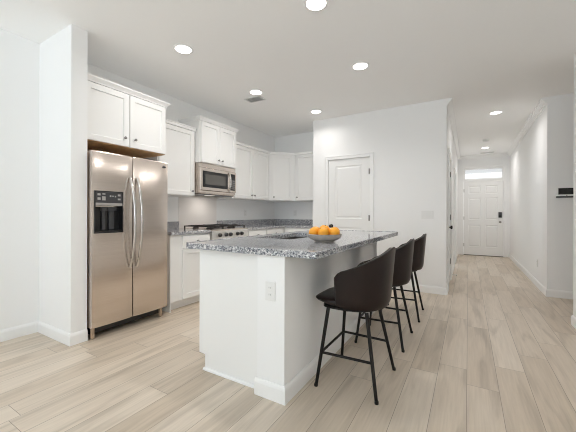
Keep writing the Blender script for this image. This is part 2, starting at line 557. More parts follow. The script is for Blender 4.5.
def hinge_on(parent, T, u, z, n, hh=0.09):
    def f(bm):
        lathe(bm, [(0.001, -hh / 2), (0.006, -hh / 2), (0.006, hh / 2), (0.001, hh / 2)], T @ Matrix.Translation((u, n + 0.004, z)), 10)
        box(bm, (u - 0.020, n - 0.001, z - hh / 2), (u + 0.008, n + 0.002, z + hh / 2), T)
    return part('hinge', 'hinge', parent, f)

def door(num, T, O, cells_fn, label, hinge_u, hinge_z, knob_u, knob_z, rec=0.004, slab_h=None):
    w_ = O[1] - O[0]
    h_ = (slab_h or O[3]) - 0.008
    u0 = O[0]
    c = T @ Vector(((O[0] + O[1]) / 2, 0, 0))
    r = thing('door_%d' % num, c, label, 'door', kind='structure')
    Td = T @ Matrix.Translation((u0 + 0.003, 0, 0.006))
    part('door_slab', 'door', r, lambda bm: grid_door(bm, Td, w_ - 0.006, h_ - 0.002, 0.035, -rec, cells_fn(w_ - 0.006, h_)))
    part('door_casing', 'trim', r, lambda bm: casing(bm, T, O[0], O[1], O[3]))
    for z in hinge_z:
        hinge_on(r, T, hinge_u, z, -rec)
    k = knob_on(r, T, knob_u, knob_z, -rec)
    return r

two = lambda w_, h_: [(0.125, w_ - 0.125, 1.045, h_ - 0.11), (0.125, w_ - 0.125, 0.22, 0.90)]
door(1, T_pantry, PD, two, 'white two-panel pantry door behind the island', PD[1] - 0.004, (1.80, 1.065, 0.28), PD[0] + 0.058, 0.925)
door(2, T_hl, D1, two, 'white hall closet door nearest the kitchen corner', D1[1] - 0.004, (1.80, 1.075, 0.33), D1[0] + 0.065, 0.93)
r = thing('door_3', T_hl @ Vector(((D2[0] + D2[1]) / 2, 0, 0)), 'white cased opening off the left side of the hall', 'doorway', kind='structure')
part('door_casing', 'trim', r, lambda bm: casing(bm, T_hl, D2[0], D2[1], 2.03))
def six(w_, h_):
    m_, s_ = w_ / 2, 0.115
    out = []
    for a, b in ((s_, m_ - 0.05), (m_ + 0.05, w_ - s_)):
        out += [(a, b, 0.23, 0.83), (a, b, 0.97, 1.57), (a, b, 1.68, 1.90)]
    return out
r = door(4, T_he, (FD[0], FD[1], 0, 2.03), six, 'white six-panel front door at the end of the hall', FD[0] + 0.004, (1.78, 1.02, 0.28), FD[1] - 0.07, 0.925, rec=0.012)
for ch in list(r.children):
    if ch.name.startswith('door_casing'):
        bpy.data.objects.remove(ch)
    elif ch.name.startswith('door_knob'):
        ch.data.materials[0] = M['knob']
def fcase(bm):
    casing(bm, T_he, FD[0], FD[1], 2.40)
    box(bm, (FD[0], -0.06, 2.03), (FD[1], 0.008, 2.085), T_he, 0.003)
part('door_casing', 'trim', r, fcase)
boxpart('threshold', 'threshold', r, (FD[0], -0.10, 0.001), (FD[1], 0.012, 0.014), T_he)
lk = boxpart('keypad_lock', 'black', r, (FD[1] - 0.108, -0.012, 1.04), (FD[1] - 0.035, 0.018, 1.185), T_he, 0.006)
boxpart('keypad_face', 'dkgrey', lk, (FD[1] - 0.098, 0.018, 1.10), (FD[1] - 0.045, 0.021, 1.175), T_he, 0.001)
r = thing('window_1', T_he @ Vector(((FD[0] + FD[1]) / 2, 0, 2.085)), 'narrow transom window over the front door', 'window', kind='structure')
def trf(bm):
    a, b, c, d = FD[0], FD[1], 2.085, 2.40
    for p, q in (((a, -0.07, c), (a + 0.028, -0.01, d)), ((b - 0.028, -0.07, c), (b, -0.01, d)), ((a + 0.028, -0.07, c), (b - 0.028, -0.01, c + 0.02)), ((a + 0.028, -0.07, d - 0.05), (b - 0.028, -0.01, d))):
        box(bm, p, q, T_he)
part('window_frame', 'trim', r, trf)
boxpart('pane', 'pane', r, (FD[0] + 0.028, -0.045, 2.105), (FD[1] - 0.028, -0.041, 2.35), T_he, 0)
# porch soffit outside, seen through the transom
bm = BM(); box(bm, (XHL - 1.2, YF + 1.0, 2.37), (XHR + 1.2, YF + 1.06, 2.56)); box(bm, (XHL - 1.2, YF + T_ + 0.02, 2.56), (XHR + 1.2, YF + 1.06, 2.60))
struct('trim_4', bm, 'trim', 'white porch beam outside the transom window', 'porch beam')

# ------------------------------------------------------------------ cabinets
KNOB = [(0.001, 0), (0.007, 0), (0.006, 0.012), (0.013, 0.018), (0.0145, 0.024), (0.010, 0.029), (0.001, 0.030)]
def shaker(parent, T, u0, u1, z0, z1, n, knob=None, name='door', st=0.058):
    d = part(name, 'cab', parent, lambda bm: rect_profile(bm, u0, u1, z0, z1,
             [(0, n), (0, n + 0.016), (0.003, n + 0.019), (st - 0.004, n + 0.019), (st, n + 0.008), (st + 0.002, n + 0.0075)], T))
    if knob:
        K = T @ Matrix.Translation((knob[0], n + 0.0188, knob[1])) @ Matrix.Rotation(-PI / 2, 4, 'X')
        part('knob', 'knob', d, lambda bm: lathe(bm, KNOB, K, 14), True)
    return d

FASCIA = [(0.0, 0), (0.010, 0), (0.012, 0.003), (0.012, 0.030), (0.020, 0.036), (0.020, 0.048), (0.0, 0.048)]
def crown(bm, T, u0, u1, n, z, left=True, right=True, small=False):
    """small cap moulding round the cabinet top: front and the exposed ends"""
    prof = [(0.0, 0), (0.006, 0), (0.010, 0.012), (0.030, 0.036), (0.034, 0.040), (0.034, 0.052), (0.0, 0.052)]
    lo = []
    if small:
        prof = FASCIA
    for p, dz in prof:
        a = u0 - (p if left else 0)
        b = u1 + (p if right else 0)
        lo.append([T @ Vector(q) for q in ((a, 0.005, z + dz), (b, 0.005, z + dz), (b, n + p, z + dz), (a, n + p, z + dz))])
    rings(bm, lo)

def upper(loc_u, label, T, u0, u1, z0, z1, depth, doors, cr=(True, True), crown_h=True, wood=False, kz=None, st=0.058):
    r = thing('wall_cabinet', T @ Vector(((u0 + u1) / 2, depth / 2, z0)), label, 'cabinet', 'white wall cabinets')
    boxpart('body', 'cab', r, (u0, 0.003, z0 + (0.012 if wood else 0)), (u1, depth, z1), T, 0.0015)
    if wood:
        boxpart('underside', 'rawwood', r, (u0 + 0.002, 0.003, z0), (u1 - 0.002, depth - 0.004, z0 + 0.012), T, 0)['label'] = 'bare tan wood underside'
    for a, b, ku in doors:
        shaker(r, T, a, b, z0 + 0.006, z1 - 0.006, depth + 0.001, (ku, z0 + (kz or 0.065)), st=st)
    part('crown', 'trim', r, lambda bm: crown(bm, T, u0, u1, depth + 0.012, z1, *cr, small=not any(cr)))
    return r

TL = frame((XL, 0, 0), (0, 1), (1, 0))       # cabinets on the left wall: u = world Y
TB = frame((0, YB, 0), (1, 0), (0, -1))      # cabinets on the kitchen rear wall: u = world X
g = 0.0
upper(0, 'wide white double-door wall cabinet over the refrigerator', TL, 1.417, 2.290, 1.798, 2.342, 0.520,
      [(1.425, 1.846, 1.795), (1.856, 2.280, 1.905)], (False, True), wood=True, kz=0.088)
upper(1, 'tall white single-door wall cabinet between refrigerator and microwave', TL, 2.335, 2.918, 1.362, 2.240, 0.312,
      [(2.35, 2.890, 2.85)], (False, False))
upper(2, 'short white double-door wall cabinet over the microwave', TL, 2.925, 3.672, 1.826, 2.392, 0.396,
      [(2.940, 3.294, 3.260), (3.302, 3.656, 3.336)], (True, True))
upper(3, 'white double-door wall cabinet right of the microwave', TL, 3.678, 4.712, 1.375, 2.240, 0.312,
      [(3.72, 4.186, 4.150), (4.196, 4.685, 4.232)], (False, False))
upper(4, 'white wall cabinet against the pantry wall end', TB, -2.850, -2.331, 1.375, 2.240, 0.312,
      [(-2.815, -2.34, -2.785)], (False, False))
# diagonal corner unit
r = thing('wall_cabinet', (XL + 0.3, YB - 0.3, 1.375), 'white diagonal wall cabinet filling the kitchen corner', 'cabinet', 'white wall cabinets')
poly = [(XL + 0.003, YB - 0.003), (XL + 0.003, 4.716), (XL + 0.312, 4.716), (-2.854, YB - 0.312), (-2.854, YB - 0.003)]
part('body', 'cab', r, lambda bm: rings(bm, [[Vector((x, y, z)) for x, y in poly] for z in (1.375, 2.240)]))
A_, B_ = Vector((XL + 0.312, 4.716)), Vector((-2.854, YB - 0.312))
dv = (B_ - A_)
ln = dv.length
dv.normalize()
TD = frame((A_.x, A_.y, 0), (dv.x, dv.y), (dv.y, -dv.x))
shaker(r, TD, 0.05, ln - 0.05, 1.381, 2.234, 0.001, (0.085, 1.44))
prof = [(q[0] + 0.012 if 0 < i < 6 else q[0], q[1]) for i, q in enumerate(FASCIA)]
nx, ny = dv.y, -dv.x
part('crown', 'trim', r, lambda bm: rings(bm, [[Vector((x, y, 2.24 + dz)) for x, y in
     ((XL + 0.005, YB - 0.005), (XL + 0.005, 4.716), (XL + 0.312 + p, 4.716), (XL + 0.312 + p, 4.716 + p * 0.0), (-2.854, YB - 0.312 - p), (-2.854, YB - 0.005))] for p, dz in prof]))

def base_cab(label, T, u0, u1, depth, fronts, kick=True):
    r = thing('base_cabinet', T @ Vector(((u0 + u1) / 2, depth / 2, 0)), label, 'cabinet', 'white base cabinets')
    boxpart('body', 'cab', r, (u0, 0.004, 0.105), (u1, depth, 0.875), T, 0.0015)
    boxpart('toe_kick', 'cab', r, (u0, 0.004, 0.0), (u1, depth - 0.07, 0.104), T, 0)
    for kind, a, b, z0, z1, k in fronts:
        if kind == 'd':
            shaker(r, T, a, b, z0, z1, depth + 0.001, k)
        else:
            d = boxpart('drawer', 'cab', r, (a, depth + 0.001, z0), (b, depth + 0.020, z1), T, 0.003)
            K = T @ Matrix.Translation((k[0], depth + 0.0198, k[1])) @ Matrix.Rotation(-PI / 2, 4, 'X')
            part('knob', 'knob', d, lambda bm: lathe(bm, KNOB, K, 14), True)
    return r

base_cab('white base cabinet between refrigerator and gas range', TL, 2.300, 2.897, 0.61,
         [('w', 2.455, 2.885, 0.715, 0.860, (2.67, 0.79)), ('d', 2.455, 2.885, 0.115, 0.700, (2.84, 0.64))])
boxpart('end_stile', 'cab', bpy.data.objects['base_cabinet'], (2.288, 0.004, 0.0), (2.2995, 0.612, 0.875), TL, 0.001)
base_cab('white base cabinets right of the gas range', TL, 3.663, 4.765, 0.61,
         [('w', 3.70, 4.17, 0.715, 0.860, (3.93, 0.79)), ('d', 3.70, 4.17, 0.115, 0.700, (4.12, 0.64)),
          ('w', 4.20, 4.70, 0.715, 0.860, (4.45, 0.79)), ('d', 4.20, 4.70, 0.115, 0.700, (4.25, 0.64))])
base_cab('white base cabinet on the short far wall', TB, -2.905, -2.331, 0.61,
         [('w', -2.85, -2.35, 0.715, 0.860, (-2.60, 0.79)), ('d', -2.85, -2.35, 0.115, 0.700, (-2.40, 0.64))])

# worktops
r = thing('countertop', (XL + 0.3, 2.6, 0.876), 'short grey granite countertop left of the gas range', 'countertop')
boxpart('slab', 'granite', r, (2.284, 0.004, 0.8765), (2.899, 0.638, 0.914), TL, 0.003)
boxpart('backsplash', 'granite', r, (2.284, 0.004, 0.9145), (2.899, 0.024, 1.015), TL, 0.002)
r = thing('countertop', (XL + 0.3, 4.5, 0.876), 'corner grey granite countertop right of the gas range', 'countertop')
def ctr(bm):
    P = [(XL + 0.004, YB - 0.004), (XL + 0.004, 3.661), (XL + 0.638, 3.661), (XL + 0.638, YB - 0.638), (-2.331, YB - 0.638), (-2.331, YB - 0.004)]
    rings(bm, [[Vector((x, y, z)) for x, y in P] for z in (0.8765, 0.914)])
part('slab', 'granite', r, ctr)
def bsp(bm):
    box(bm, (3.661, 0.004, 0.9145), (YB - 0.004, 0.024, 1.015), TL, 0.002)
    box(bm, (XL + 0.0245, 0.004, 0.9145), (-2.331, 0.024, 1.015), TB, 0.002)
part('backsplash', 'granite', r, bsp)

# ------------------------------------------------------------------ refrigerator
FX, FY0, FYM, FY1, FZ0, FZ1 = -2.842, 1.424, 1.803, 2.206, 0.105, 1.684
r = thing('refrigerator', (-3.2, (FY0 + FY1) / 2, 0), 'tall stainless steel side-by-side refrigerator with ice dispenser', 'refrigerator')
boxpart('body', 'steelside', r, (FY0 + 0.004, 0.03, 0.101), (FY1 - 0.004, -0.075 + FX - XL, FZ1 - 0.01), TL, 0.004)
def fdoor(bm, a, b, hole=None):
    """bowed door skin; hole leaves the dispenser opening"""
    xs = lambda y: FX - 0.010 * ((y - (a + b) / 2) / ((b - a) / 2)) ** 4
    ny_ = 16
    ys = [a + (b - a) * i / ny_ for i in range(ny_ + 1)]
    if hole:
        ys = sorted({*[y for y in ys if min(abs(y - hole[0]), abs(y - hole[1])) > 0.008], hole[0], hole[1]})
    zs = [FZ0, FZ0 + 0.012, FZ1 - 0.012, FZ1]
    if hole:
        zs = [FZ0, FZ0 + 0.012, hole[2], hole[3], FZ1 - 0.012, FZ1]
    off = lambda z: 0.008 if z in (FZ0, FZ1) else 0.0
    G = [[bm.verts.new((xs(y) - off(z), y, z)) for z in zs] for y in ys]
    Bk = [[bm.verts.new((FX - 0.07, y, z)) for z in (FZ0, FZ1)] for y in ys]
    for i in range(len(ys) - 1):
        for j in range(len(zs) - 1):
            if hole and hole[0] - 1e-6 <= ys[i] and ys[i + 1] <= hole[1] + 1e-6 and abs(zs[j] - hole[2]) < 1e-6:
                continue
            bm.faces.new((G[i][j], G[i + 1][j], G[i + 1][j + 1], G[i][j + 1]))
        bm.faces.new((Bk[i][0], Bk[i][1], Bk[i + 1][1], Bk[i + 1][0]))
        bm.faces.new((G[i][0], Bk[i][0], Bk[i + 1][0], G[i + 1][0]))
        bm.faces.new((G[i][-1], G[i + 1][-1], Bk[i + 1][1], Bk[i][1]))
    for i in (0, -1):
        bm.faces.new([*G[i], Bk[i][1], Bk[i][0]])
    if hole:
        # cavity walls
        d = FX - 0.066
        iy = [i for i, y in enumerate(ys) if hole[0] - 1e-6 <= y <= hole[1] + 1e-6]
        j0 = zs.index(hole[2]); j1 = zs.index(hole[3])
        c = [bm.verts.new((d, hole[k], z)) for k, z in ((0, hole[2]), (1, hole[2]), (1, hole[3]), (0, hole[3]))]
        bm.faces.new(c)
        bm.faces.new([*[G[i][j0] for i in iy], c[1], c[0]])
        bm.faces.new([*[G[i][j1] for i in reversed(iy)], c[3], c[2]])
        bm.faces.new([G[iy[0]][j0], c[0], c[3], G[iy[0]][j1]])
        bm.faces.new([G[iy[-1]][j0], G[iy[-1]][j1], c[2], c[1]])
DH = (1.438, 1.702, 0.946, 1.330)
dl = part('freezer_door', 'steel', r, lambda bm: fdoor(bm, FY0, FYM - 0.004, DH), True)
dr = part('refrigerator_door', 'steel', r, lambda bm: fdoor(bm, FYM + 0.004, FY1), True)
def bow(y):
    pts = []
    for k in range(25):
        t = k / 24
        pts.append((FX + 0.004 + 0.085 * math.sin(PI * t) ** 0.75, y, 0.60 + 0.88 * t))
    return pts
part('handle', 'handle', dl, lambda bm: tube(bm, bow(FYM - 0.036), 0.0125, 12), True)
part('handle', 'handle', dr, lambda bm: tube(bm, bow(FYM + 0.036), 0.0125, 12), True)
K = frame((FX + 0.001, 2.155, 1.630), (0, 1), (1, 0)) @ Matrix.Rotation(-PI / 2, 4, 'X') @ Matrix.Diagonal((1.8, 0.8, 1, 1))
part('badge', 'dkgrey', dr, lambda bm: lathe(bm, [(0.001, -0.006), (0.012, -0.006), (0.012, 0.001), (0.010, 0.002), (0.001, 0.002)], K, 20))
# dispenser set into the opening: control panel above, black well with levers below
TF = frame((FX, 0, 0), (0, 1), (1, 0))
def dframe(bm):
    a, b, c, d = DH[0] + 0.001, DH[1] - 0.001, DH[2] + 0.001, DH[3] - 0.001
    for p, q in (((a, -0.060, c), (a + 0.010, 0.003, d)), ((b - 0.010, -0.060, c), (b, 0.003, d)), ((a + 0.01, -0.060, d - 0.008), (b - 0.01, 0.003, d)), ((a + 0.01, -0.060, c), (b - 0.01, 0.003, c + 0.010))):
        box(bm, p, q, TF, 0.001)
ds = part('dispenser', 'black', dl, dframe)
def dwell(bm):
    a, b, c, d = DH[0] + 0.011, DH[1] - 0.011, DH[2] + 0.011, 1.185
    box(bm, (a, -0.064, c), (b, -0.058, d), TF)
    box(bm, (a, -0.058, c), (b, -0.002, c + 0.012), TF, 0.001)
part('well', 'black', dl, dwell)
def dctl(bm):
    box(bm, (DH[0] + 0.011, -0.06, 1.222), (DH[1] - 0.011, 0.001, DH[3] - 0.010), TF, 0.002)
part('control_panel', 'dkgrey', dl, dctl)
boxpart('strip', 'silver', dl, (DH[0] + 0.011, -0.06, 1.198), (DH[1] - 0.011, 0.004, 1.221), TF, 0.002)
for u, zz, wd, hh in ((1.478, 1.296, 0.026, 0.018), (1.478, 1.258, 0.026, 0.022), (1.520, 1.262, 0.030, 0.036), (1.520, 1.302, 0.026, 0.012), (1.580, 1.285, 0.014, 0.014), (1.602, 1.285, 0.012, 0.012), (1.625, 1.283, 0.012, 0.014), (1.660, 1.296, 0.026, 0.018), (1.660, 1.258, 0.026, 0.016)):
    boxpart('button', 'silver', dl, (u - wd / 2, 0.0012, zz - hh / 2), (u + wd / 2, 0.003, zz + hh / 2), TF, 0.0006)
def lever(bm, y, wd):
    box(bm, (y - wd, -0.052, 0.975), (y + wd, -0.040, 1.150), TF, 0.003)
    box(bm, (y - wd * 1.6, -0.056, 1.150), (y + wd * 1.6, -0.022, 1.182), TF, 0.003)
part('lever', 'dkgrey', dl, lambda bm: lever(bm, 1.540, 0.016))
part('lever', 'dkgrey', dl, lambda bm: lever(bm, 1.612, 0.024))
boxpart('base_grille', 'black', r, (FY0 + 0.02, 0.05, 0.035), (FY1 - 0.02, FX - XL - 0.075, 0.100), TL, 0.003)
for y in (FY0 + 0.03, FY1 - 0.05):
    boxpart('foot', 'steelside', r, (y - 0.014, FX - XL - 0.074, 0.0), (y + 0.014, FX - XL - 0.045, 0.095), TL, 0.004)

# ------------------------------------------------------------------ microwave
r = thing('microwave', (-3.3, 3.275, 1.412), 'stainless steel microwave mounted under the wall cabinet over the range', 'microwave')
MX = -3.128 - XL          # n of the front plane
a0, a1, z0, z1 = 2.928, 3.664, 1.402, 1.822
boxpart('body', 'steel', r, (a0, 0.004, z0), (a1, MX - 0.03, z1), TL, 0.003)
U = lambda f: a0 + (a1 - a0) * f
boxpart('vent_grille', 'steel', r, (a0, MX - 0.029, z1 - 0.062), (a1, MX + 0.002, z1), TL, 0.004)
boxpart('bottom_rail', 'steel', r, (a0, MX - 0.029, z0 + 0.012), (a1, MX, z0 + 0.045), TL, 0.004)
def mframe(bm):
    rect_profile(bm, U(0.0), U(0.80), z0 + 0.047, z1 - 0.064, [(0, MX - 0.028), (0, MX + 0.012), (0.004, MX + 0.016), (0.042, MX + 0.016), (0.046, MX + 0.006), (0.05, MX + 0.005)], TL)
d = part('door', 'steel', r, mframe)
part('window', 'black', d, lambda bm: rect_profile(bm, U(0.050), U(0.785), z0 + 0.080, z1 - 0.097, [(0, MX + 0.0055), (0, MX + 0.012), (0.003, MX + 0.013), (0.036, MX + 0.013), (0.038, MX + 0.0115)], TL))
part('window_glass', 'glass', d, lambda bm: rect_profile(bm, U(0.068) + 0.04, U(0.720) - 0.03, z0 + 0.13, z1 - 0.147, [(0, MX + 0.0118), (0, MX + 0.0125), (0.002, MX + 0.0128)], TL))
def mh(bm):
    pts = []
    for k in range(17):
        t = k / 16
        p = TL @ Vector((U(0.775), MX + 0.012 + 0.040 * math.sin(PI * t) ** 0.5, z0 + 0.062 + 0.282 * t))
        pts.append(p)
    tube(bm, pts, 0.012, 10)
part('handle', 'handle', d, mh, True)
cp = boxpart('control_panel', 'steel', r, (U(0.802), MX - 0.028, z0 + 0.047), (a1, MX + 0.014, z1 - 0.064), TL, 0.004)
boxpart('display', 'black', cp, (U(0.835), MX + 0.0142, z0 + 0.078), (U(0.965), MX + 0.017, z1 - 0.092), TL, 0.001)
for i in range(3):
    for j in range(5):
        u = U(0.862 + 0.038 * i); zz = z0 + 0.105 + j * 0.030
        boxpart('button', 'grey', cp, (u - 0.009, MX + 0.0172, zz - 0.008), (u + 0.009, MX + 0.0186, zz + 0.008), TL, 0)
boxpart('underside', 'black', r, (a0 + 0.01, 0.02, z0 - 0.008), (a1 - 0.01, MX - 0.035, z0 - 0.0005), TL, 0.002)

boxpart('added_fill_lens', 'fillglow', r, (3.20, 0.20, z0 - 0.0125), (3.35, 0.27, z0 - 0.0085), TL, 0.001)  # added glowing lens that goes with the fill light below
l = bpy.data.lights.new('added_fill_light', 'AREA')  # added fill light to brighten the splash area and counter
l.shape = 'RECTANGLE'
l.size, l.size_y = 0.07, 0.15
l.energy = 0.9
l.color = (1.0, 0.93, 0.86)
o = bpy.data.objects.new('added_fill_light', l)
o.location = (XL + 0.235, 3.275, z0 - 0.016)
C.objects.link(o)

# ------------------------------------------------------------------ gas range
bm = BM(); box(bm, (2.906, 0.0006, 0.917), (3.654, 0.006, 1.398), TL, 0.001)
tag(obj('splash_panel', bm, 'panel', None, False, (XL, 3.28, 0.917)), 'pale splash panel on the wall between gas range and microwave', 'wall panel')
r = thing('gas_range', (-3.2, 3.28, 0), 'stainless steel gas range with black grates under the microwave', 'range')
RX = -2.868 - XL
b0, b1 = 2.904, 3.656
boxpart('body', 'dkgrey', r, (b0, 0.01, 0.06), (b1, RX - 0.05, 0.895), TL, 0.003)
boxpart('cooktop', 'steel', r, (b0, 0.01, 0.896), (b1, RX - 0.012, 0.915), TL, 0.004)
part('control_panel', 'steel2', r, lambda bm: prism(bm, [(RX - 0.049, 0.775), (RX + 0.006, 0.775), (RX + 0.006, 0.790), (RX - 0.004, 0.895), (RX - 0.013, 0.899), (RX - 0.049, 0.895)], b0, b1, TL))
for f in (0.12, 0.28, 0.40, 0.60, 0.72):
    u = b0 + (b1 - b0) * (f + 0.06)
    K = TL @ Matrix.Translation((u, RX + 0.001, 0.838)) @ Matrix.Rotation(-PI / 2 + 0.09, 4, 'X')
    k = part('knob', 'black', r, lambda bm: lathe(bm, [(0.001, 0), (0.027, 0), (0.025, 0.012), (0.023, 0.030), (0.020, 0.034), (0.001, 0.035)], K, 18), True)
    part('knob_ring', 'chrome', k, lambda bm: lathe(bm, [(0.0272, 0.0005), (0.032, 0.0005), (0.032, 0.006), (0.0272, 0.006), (0.0272, 0.0005)], K, 18), True)
d = boxpart('oven_door', 'steel', r, (b0 + 0.004, RX - 0.049, 0.235), (b1 - 0.004, RX + 0.004, 0.768), TL, 0.006)
boxpart('oven_window', 'glass', d, (b0 + 0.11, RX + 0.0042, 0.33), (b1 - 0.11, RX + 0.008, 0.62), TL, 0.002)
def oh(bm):
    tube(bm, [TL @ Vector((u, RX + 0.050, 0.715)) for u in (b0 + 0.05, b1 - 0.05)], 0.013, 12)
    for u in (b0 + 0.09, b1 - 0.09):
        tube(bm, [TL @ Vector((u, RX + 0.003, 0.715)), TL @ Vector((u, RX + 0.052, 0.715))], 0.008, 8)
part('handle', 'handle', d, oh, True)
boxpart('drawer', 'steel', r, (b0 + 0.004, RX - 0.049, 0.070), (b1 - 0.004, RX + 0.002, 0.228), TL, 0.006)
for u in (b0 + 0.05, b1 - 0.05):
    for n in (0.06, RX - 0.10):
        boxpart('foot', 'black', r, (u - 0.02, n - 0.02, 0), (u + 0.02, n + 0.02, 0.059), TL, 0.003)
for u, n, rr in ((3.07, 0.17, 0.045), (3.07, 0.45, 0.055), (3.28, 0.31, 0.06), (3.49, 0.17, 0.045), (3.49, 0.45, 0.055)):
    K = TL @ Matrix.Translation((u, n, 0.9152))
    part('burner', 'burner', r, lambda bm: lathe(bm, [(0.001, 0), (rr, 0), (rr, 0.012), (rr * 0.8, 0.014), (rr * 0.8, 0.022), (0.001, 0.024)], K, 20), True)
for gi, (ua, ub) in enumerate(((2.93, 3.155), (3.165, 3.395), (3.405, 3.63))):
    def grate(bm):
        z = 0.958
        na, nb = 0.10, RX - 0.055
        for u in (ua, ub):
            box(bm, (u - 0.006, na, z - 0.012), (u + 0.006, nb, z), TL, 0.002)
        for n in (na, (na + nb) / 2, nb):
            box(bm, (ua, n - 0.006, z - 0.012), (ub, n + 0.006, z), TL, 0.002)
        um = (ua + ub) / 2
        box(bm, (um - 0.006, na, z - 0.008), (um + 0.006, nb, z + 0.006), TL, 0.002)
        for n in (0.17, 0.45):
            box(bm, (ua, n - 0.005, z - 0.008), (ub, n + 0.005, z + 0.006), TL, 0.002)
        for u in (ua, ub):
            for n in (na, nb):
                box(bm, (u - 0.008, n - 0.008, 0.9152), (u + 0.008, n + 0.008, z), TL, 0.001)
    part('grate', 'iron', r, grate)

# ------------------------------------------------------------------ island
IX0, IX1, IY0, IY1 = -1.695, -0.936, 1.590, 3.66
PWX = -1.136
PY = 1.541
r = thing('kitchen_island', ((IX0 + IX1) / 2, 2.6, 0), 'white kitchen island with panelled end and seating side', 'kitchen island')
TI = frame((PWX - 0.001, IY0, 0), (0, 1), (-1, 0))   # cabinet run: u along +Y, n towards the kitchen
dI = PWX - 0.001 - IX0
part('body', 'cab', r, lambda bm: box(bm, (IX0 + 0.021, IY0 + 0.019, 0.105), (PWX - 0.001, IY1, 0.70)) or box(bm, (IX0 + 0.021, IY0 + 0.019, 0.7005), (PWX - 0.001, 2.17, 0.875)) or box(bm, (IX0 + 0.021, 2.98, 0.7005), (PWX - 0.001, IY1, 0.875)))
boxpart('toe_kick', 'cab', r, (IX0 + 0.085, IY0 + 0.019, 0), (PWX - 0.001, IY1, 0.104), ID, 0)
def endp(bm):
    pts = [(IX0, 0.112), (IX0 + 0.058, 0.108), (IX0 + 0.058, 0.0), (PWX - 0.001, 0.0), (PWX - 0.001, 0.8755), (IX0, 0.8755)]
    rings(bm, [[Vector((x, y, z)) for x, z in pts] for y in (IY0, IY0 + 0.018)])
part('end_panel', 'cab', r, endp)
part('shoe_moulding', 'trim', r, lambda bm: prism(bm, [(0, 0), (0.016, 0), (0.014, 0.010), (0.005, 0.016), (0, 0.017)], IX0 + 0.050, PWX - 0.0005, frame((0, IY0 - 0.0004, 0), (1, 0), (0, -1))))
boxpart('knee_wall', 'wall', r, (PWX, PY, 0), (IX1, IY1, 0.8755), ID, 0.002)
def ibb(bm):
    e = 0.0004
    prism(bm, BBP, PWX - 0.012, IX1 + e, frame((0, PY - e, 0), (1, 0), (0, -1)), 0, 1)
    prism(bm, BBP, PY - e, IY1 + e, frame((IX1 + e, 0, 0), (0, 1), (1, 0)), 1, 1)
    prism(bm, BBP, PWX, IX1 + e, frame((0, IY1 + e, 0), (1, 0), (0, 1)), 0, 1)
part('baseboard', 'trim', r, ibb)
TK = frame((IX0 + 0.02, IY0, 0), (0, 1), (-1, 0))
for a, b in ((0.03, 0.50), (0.62, 1.02), (1.03, 1.43), (1.55, 2.08)):
    shaker(r, TK, a, b, 0.115, 0.865, 0.0005, (b - 0.04 if a != 1.03 else a + 0.04, 0.78))

KX0, KX1, KY0, KY1 = -1.752, -0.719, 1.520, 3.760
SK = (-1.64, -1.26, 2.20, 2.95)      # sink opening
r = thing('countertop', ((KX0 + KX1) / 2, 2.6, 0.876), 'speckled grey granite island countertop overhanging the bar stools', 'countertop')
def ktop(bm):
    xs, ys = (KX0, SK[0], SK[1], KX1), (KY0, SK[2], SK[3], KY1)
    Z = (0.8765, 0.914)
    for z in Z:
        for i in range(3):
            for j in range(3):
                if (i, j) != (1, 1):
                    bm.faces.new([bm.verts.new(p) for p in ((xs[i], ys[j], z), (xs[i + 1], ys[j], z), (xs[i + 1], ys[j + 1], z), (xs[i], ys[j + 1], z))])
    def side(p, q):
        bm.faces.new([bm.verts.new(v) for v in ((*p, Z[0]), (*q, Z[0]), (*q, Z[1]), (*p, Z[1]))])
    for i in range(3):
        side((xs[i], ys[0]), (xs[i + 1], ys[0])); side((xs[i], ys[3]), (xs[i + 1], ys[3]))
        side((xs[0], ys[i]), (xs[0], ys[i + 1])); side((xs[3], ys[i]), (xs[3], ys[i + 1]))
    side((xs[1], ys[1]), (xs[2], ys[1])); side((xs[1], ys[2]), (xs[2], ys[2])); side((xs[1], ys[1]), (xs[1], ys[2])); side((xs[2], ys[1]), (xs[2], ys[2]))
    bmesh.ops.remove_doubles(bm, verts=bm.verts[:], dist=1e-5)
    es = [e for e in bm.edges if len(e.link_faces) == 2 and e.calc_face_angle(0) > 1 and all(abs(v.co.z - 0.914) < 1e-4 or abs(v.co.z - 0.8765) < 1e-4 for v in e.verts)
          and all(v.co.x in (KX0, KX1) or v.co.y in (KY0, KY1) or abs(v.co.x - KX0) < 1e-4 or abs(v.co.x - KX1) < 1e-4 or abs(v.co.y - KY0) < 1e-4 or abs(v.co.y - KY1) < 1e-4 for v in e.verts)]
    bmesh.ops.bevel(bm, geom=es, offset=0.004, segments=2, affect='EDGES', profile=0.5)
part('slab', 'granite', r, ktop)
# undermount sink
r = thing('sink', ((SK[0] + SK[1]) / 2, (SK[2] + SK[3]) / 2, 0.706), 'undermount stainless steel sink sunk in the island countertop', 'sink')
def sinkb(bm):
    a, b, c, d = SK[0] - 0.006, SK[1] + 0.006, SK[2] - 0.006, SK[3] + 0.006
    t = 0.004
    L_ = []
    for i, z in ((0, 0.8755), (0, 0.712), (0.02, 0.706)):
        L_.append([(a + i, c + i, z), (b - i, c + i, z), (b - i, d - i, z), (a + i, d - i, z)])
    I_ = []
    for i, z in ((0.024, 0.711), (t, 0.716), (t, 0.8755)):
        I_.append([(a + i, c + i, z), (b - i, c + i, z), (b - i, d - i, z), (a + i, d - i, z)])
    V = [[bm.verts.new(p) for p in lp] for lp in L_ + I_]
    seq = [V[2], V[1], V[0], V[5], V[4], V[3]]
    for A, B in zip(seq, seq[1:]):
        for i in range(4):
            bm.faces.new((A[i], A[(i + 1) % 4], B[(i + 1) % 4], B[i]))
    bm.faces.new(seq[0]); bm.faces.new(seq[-1])
part('basin', 'sinksteel', r, sinkb)
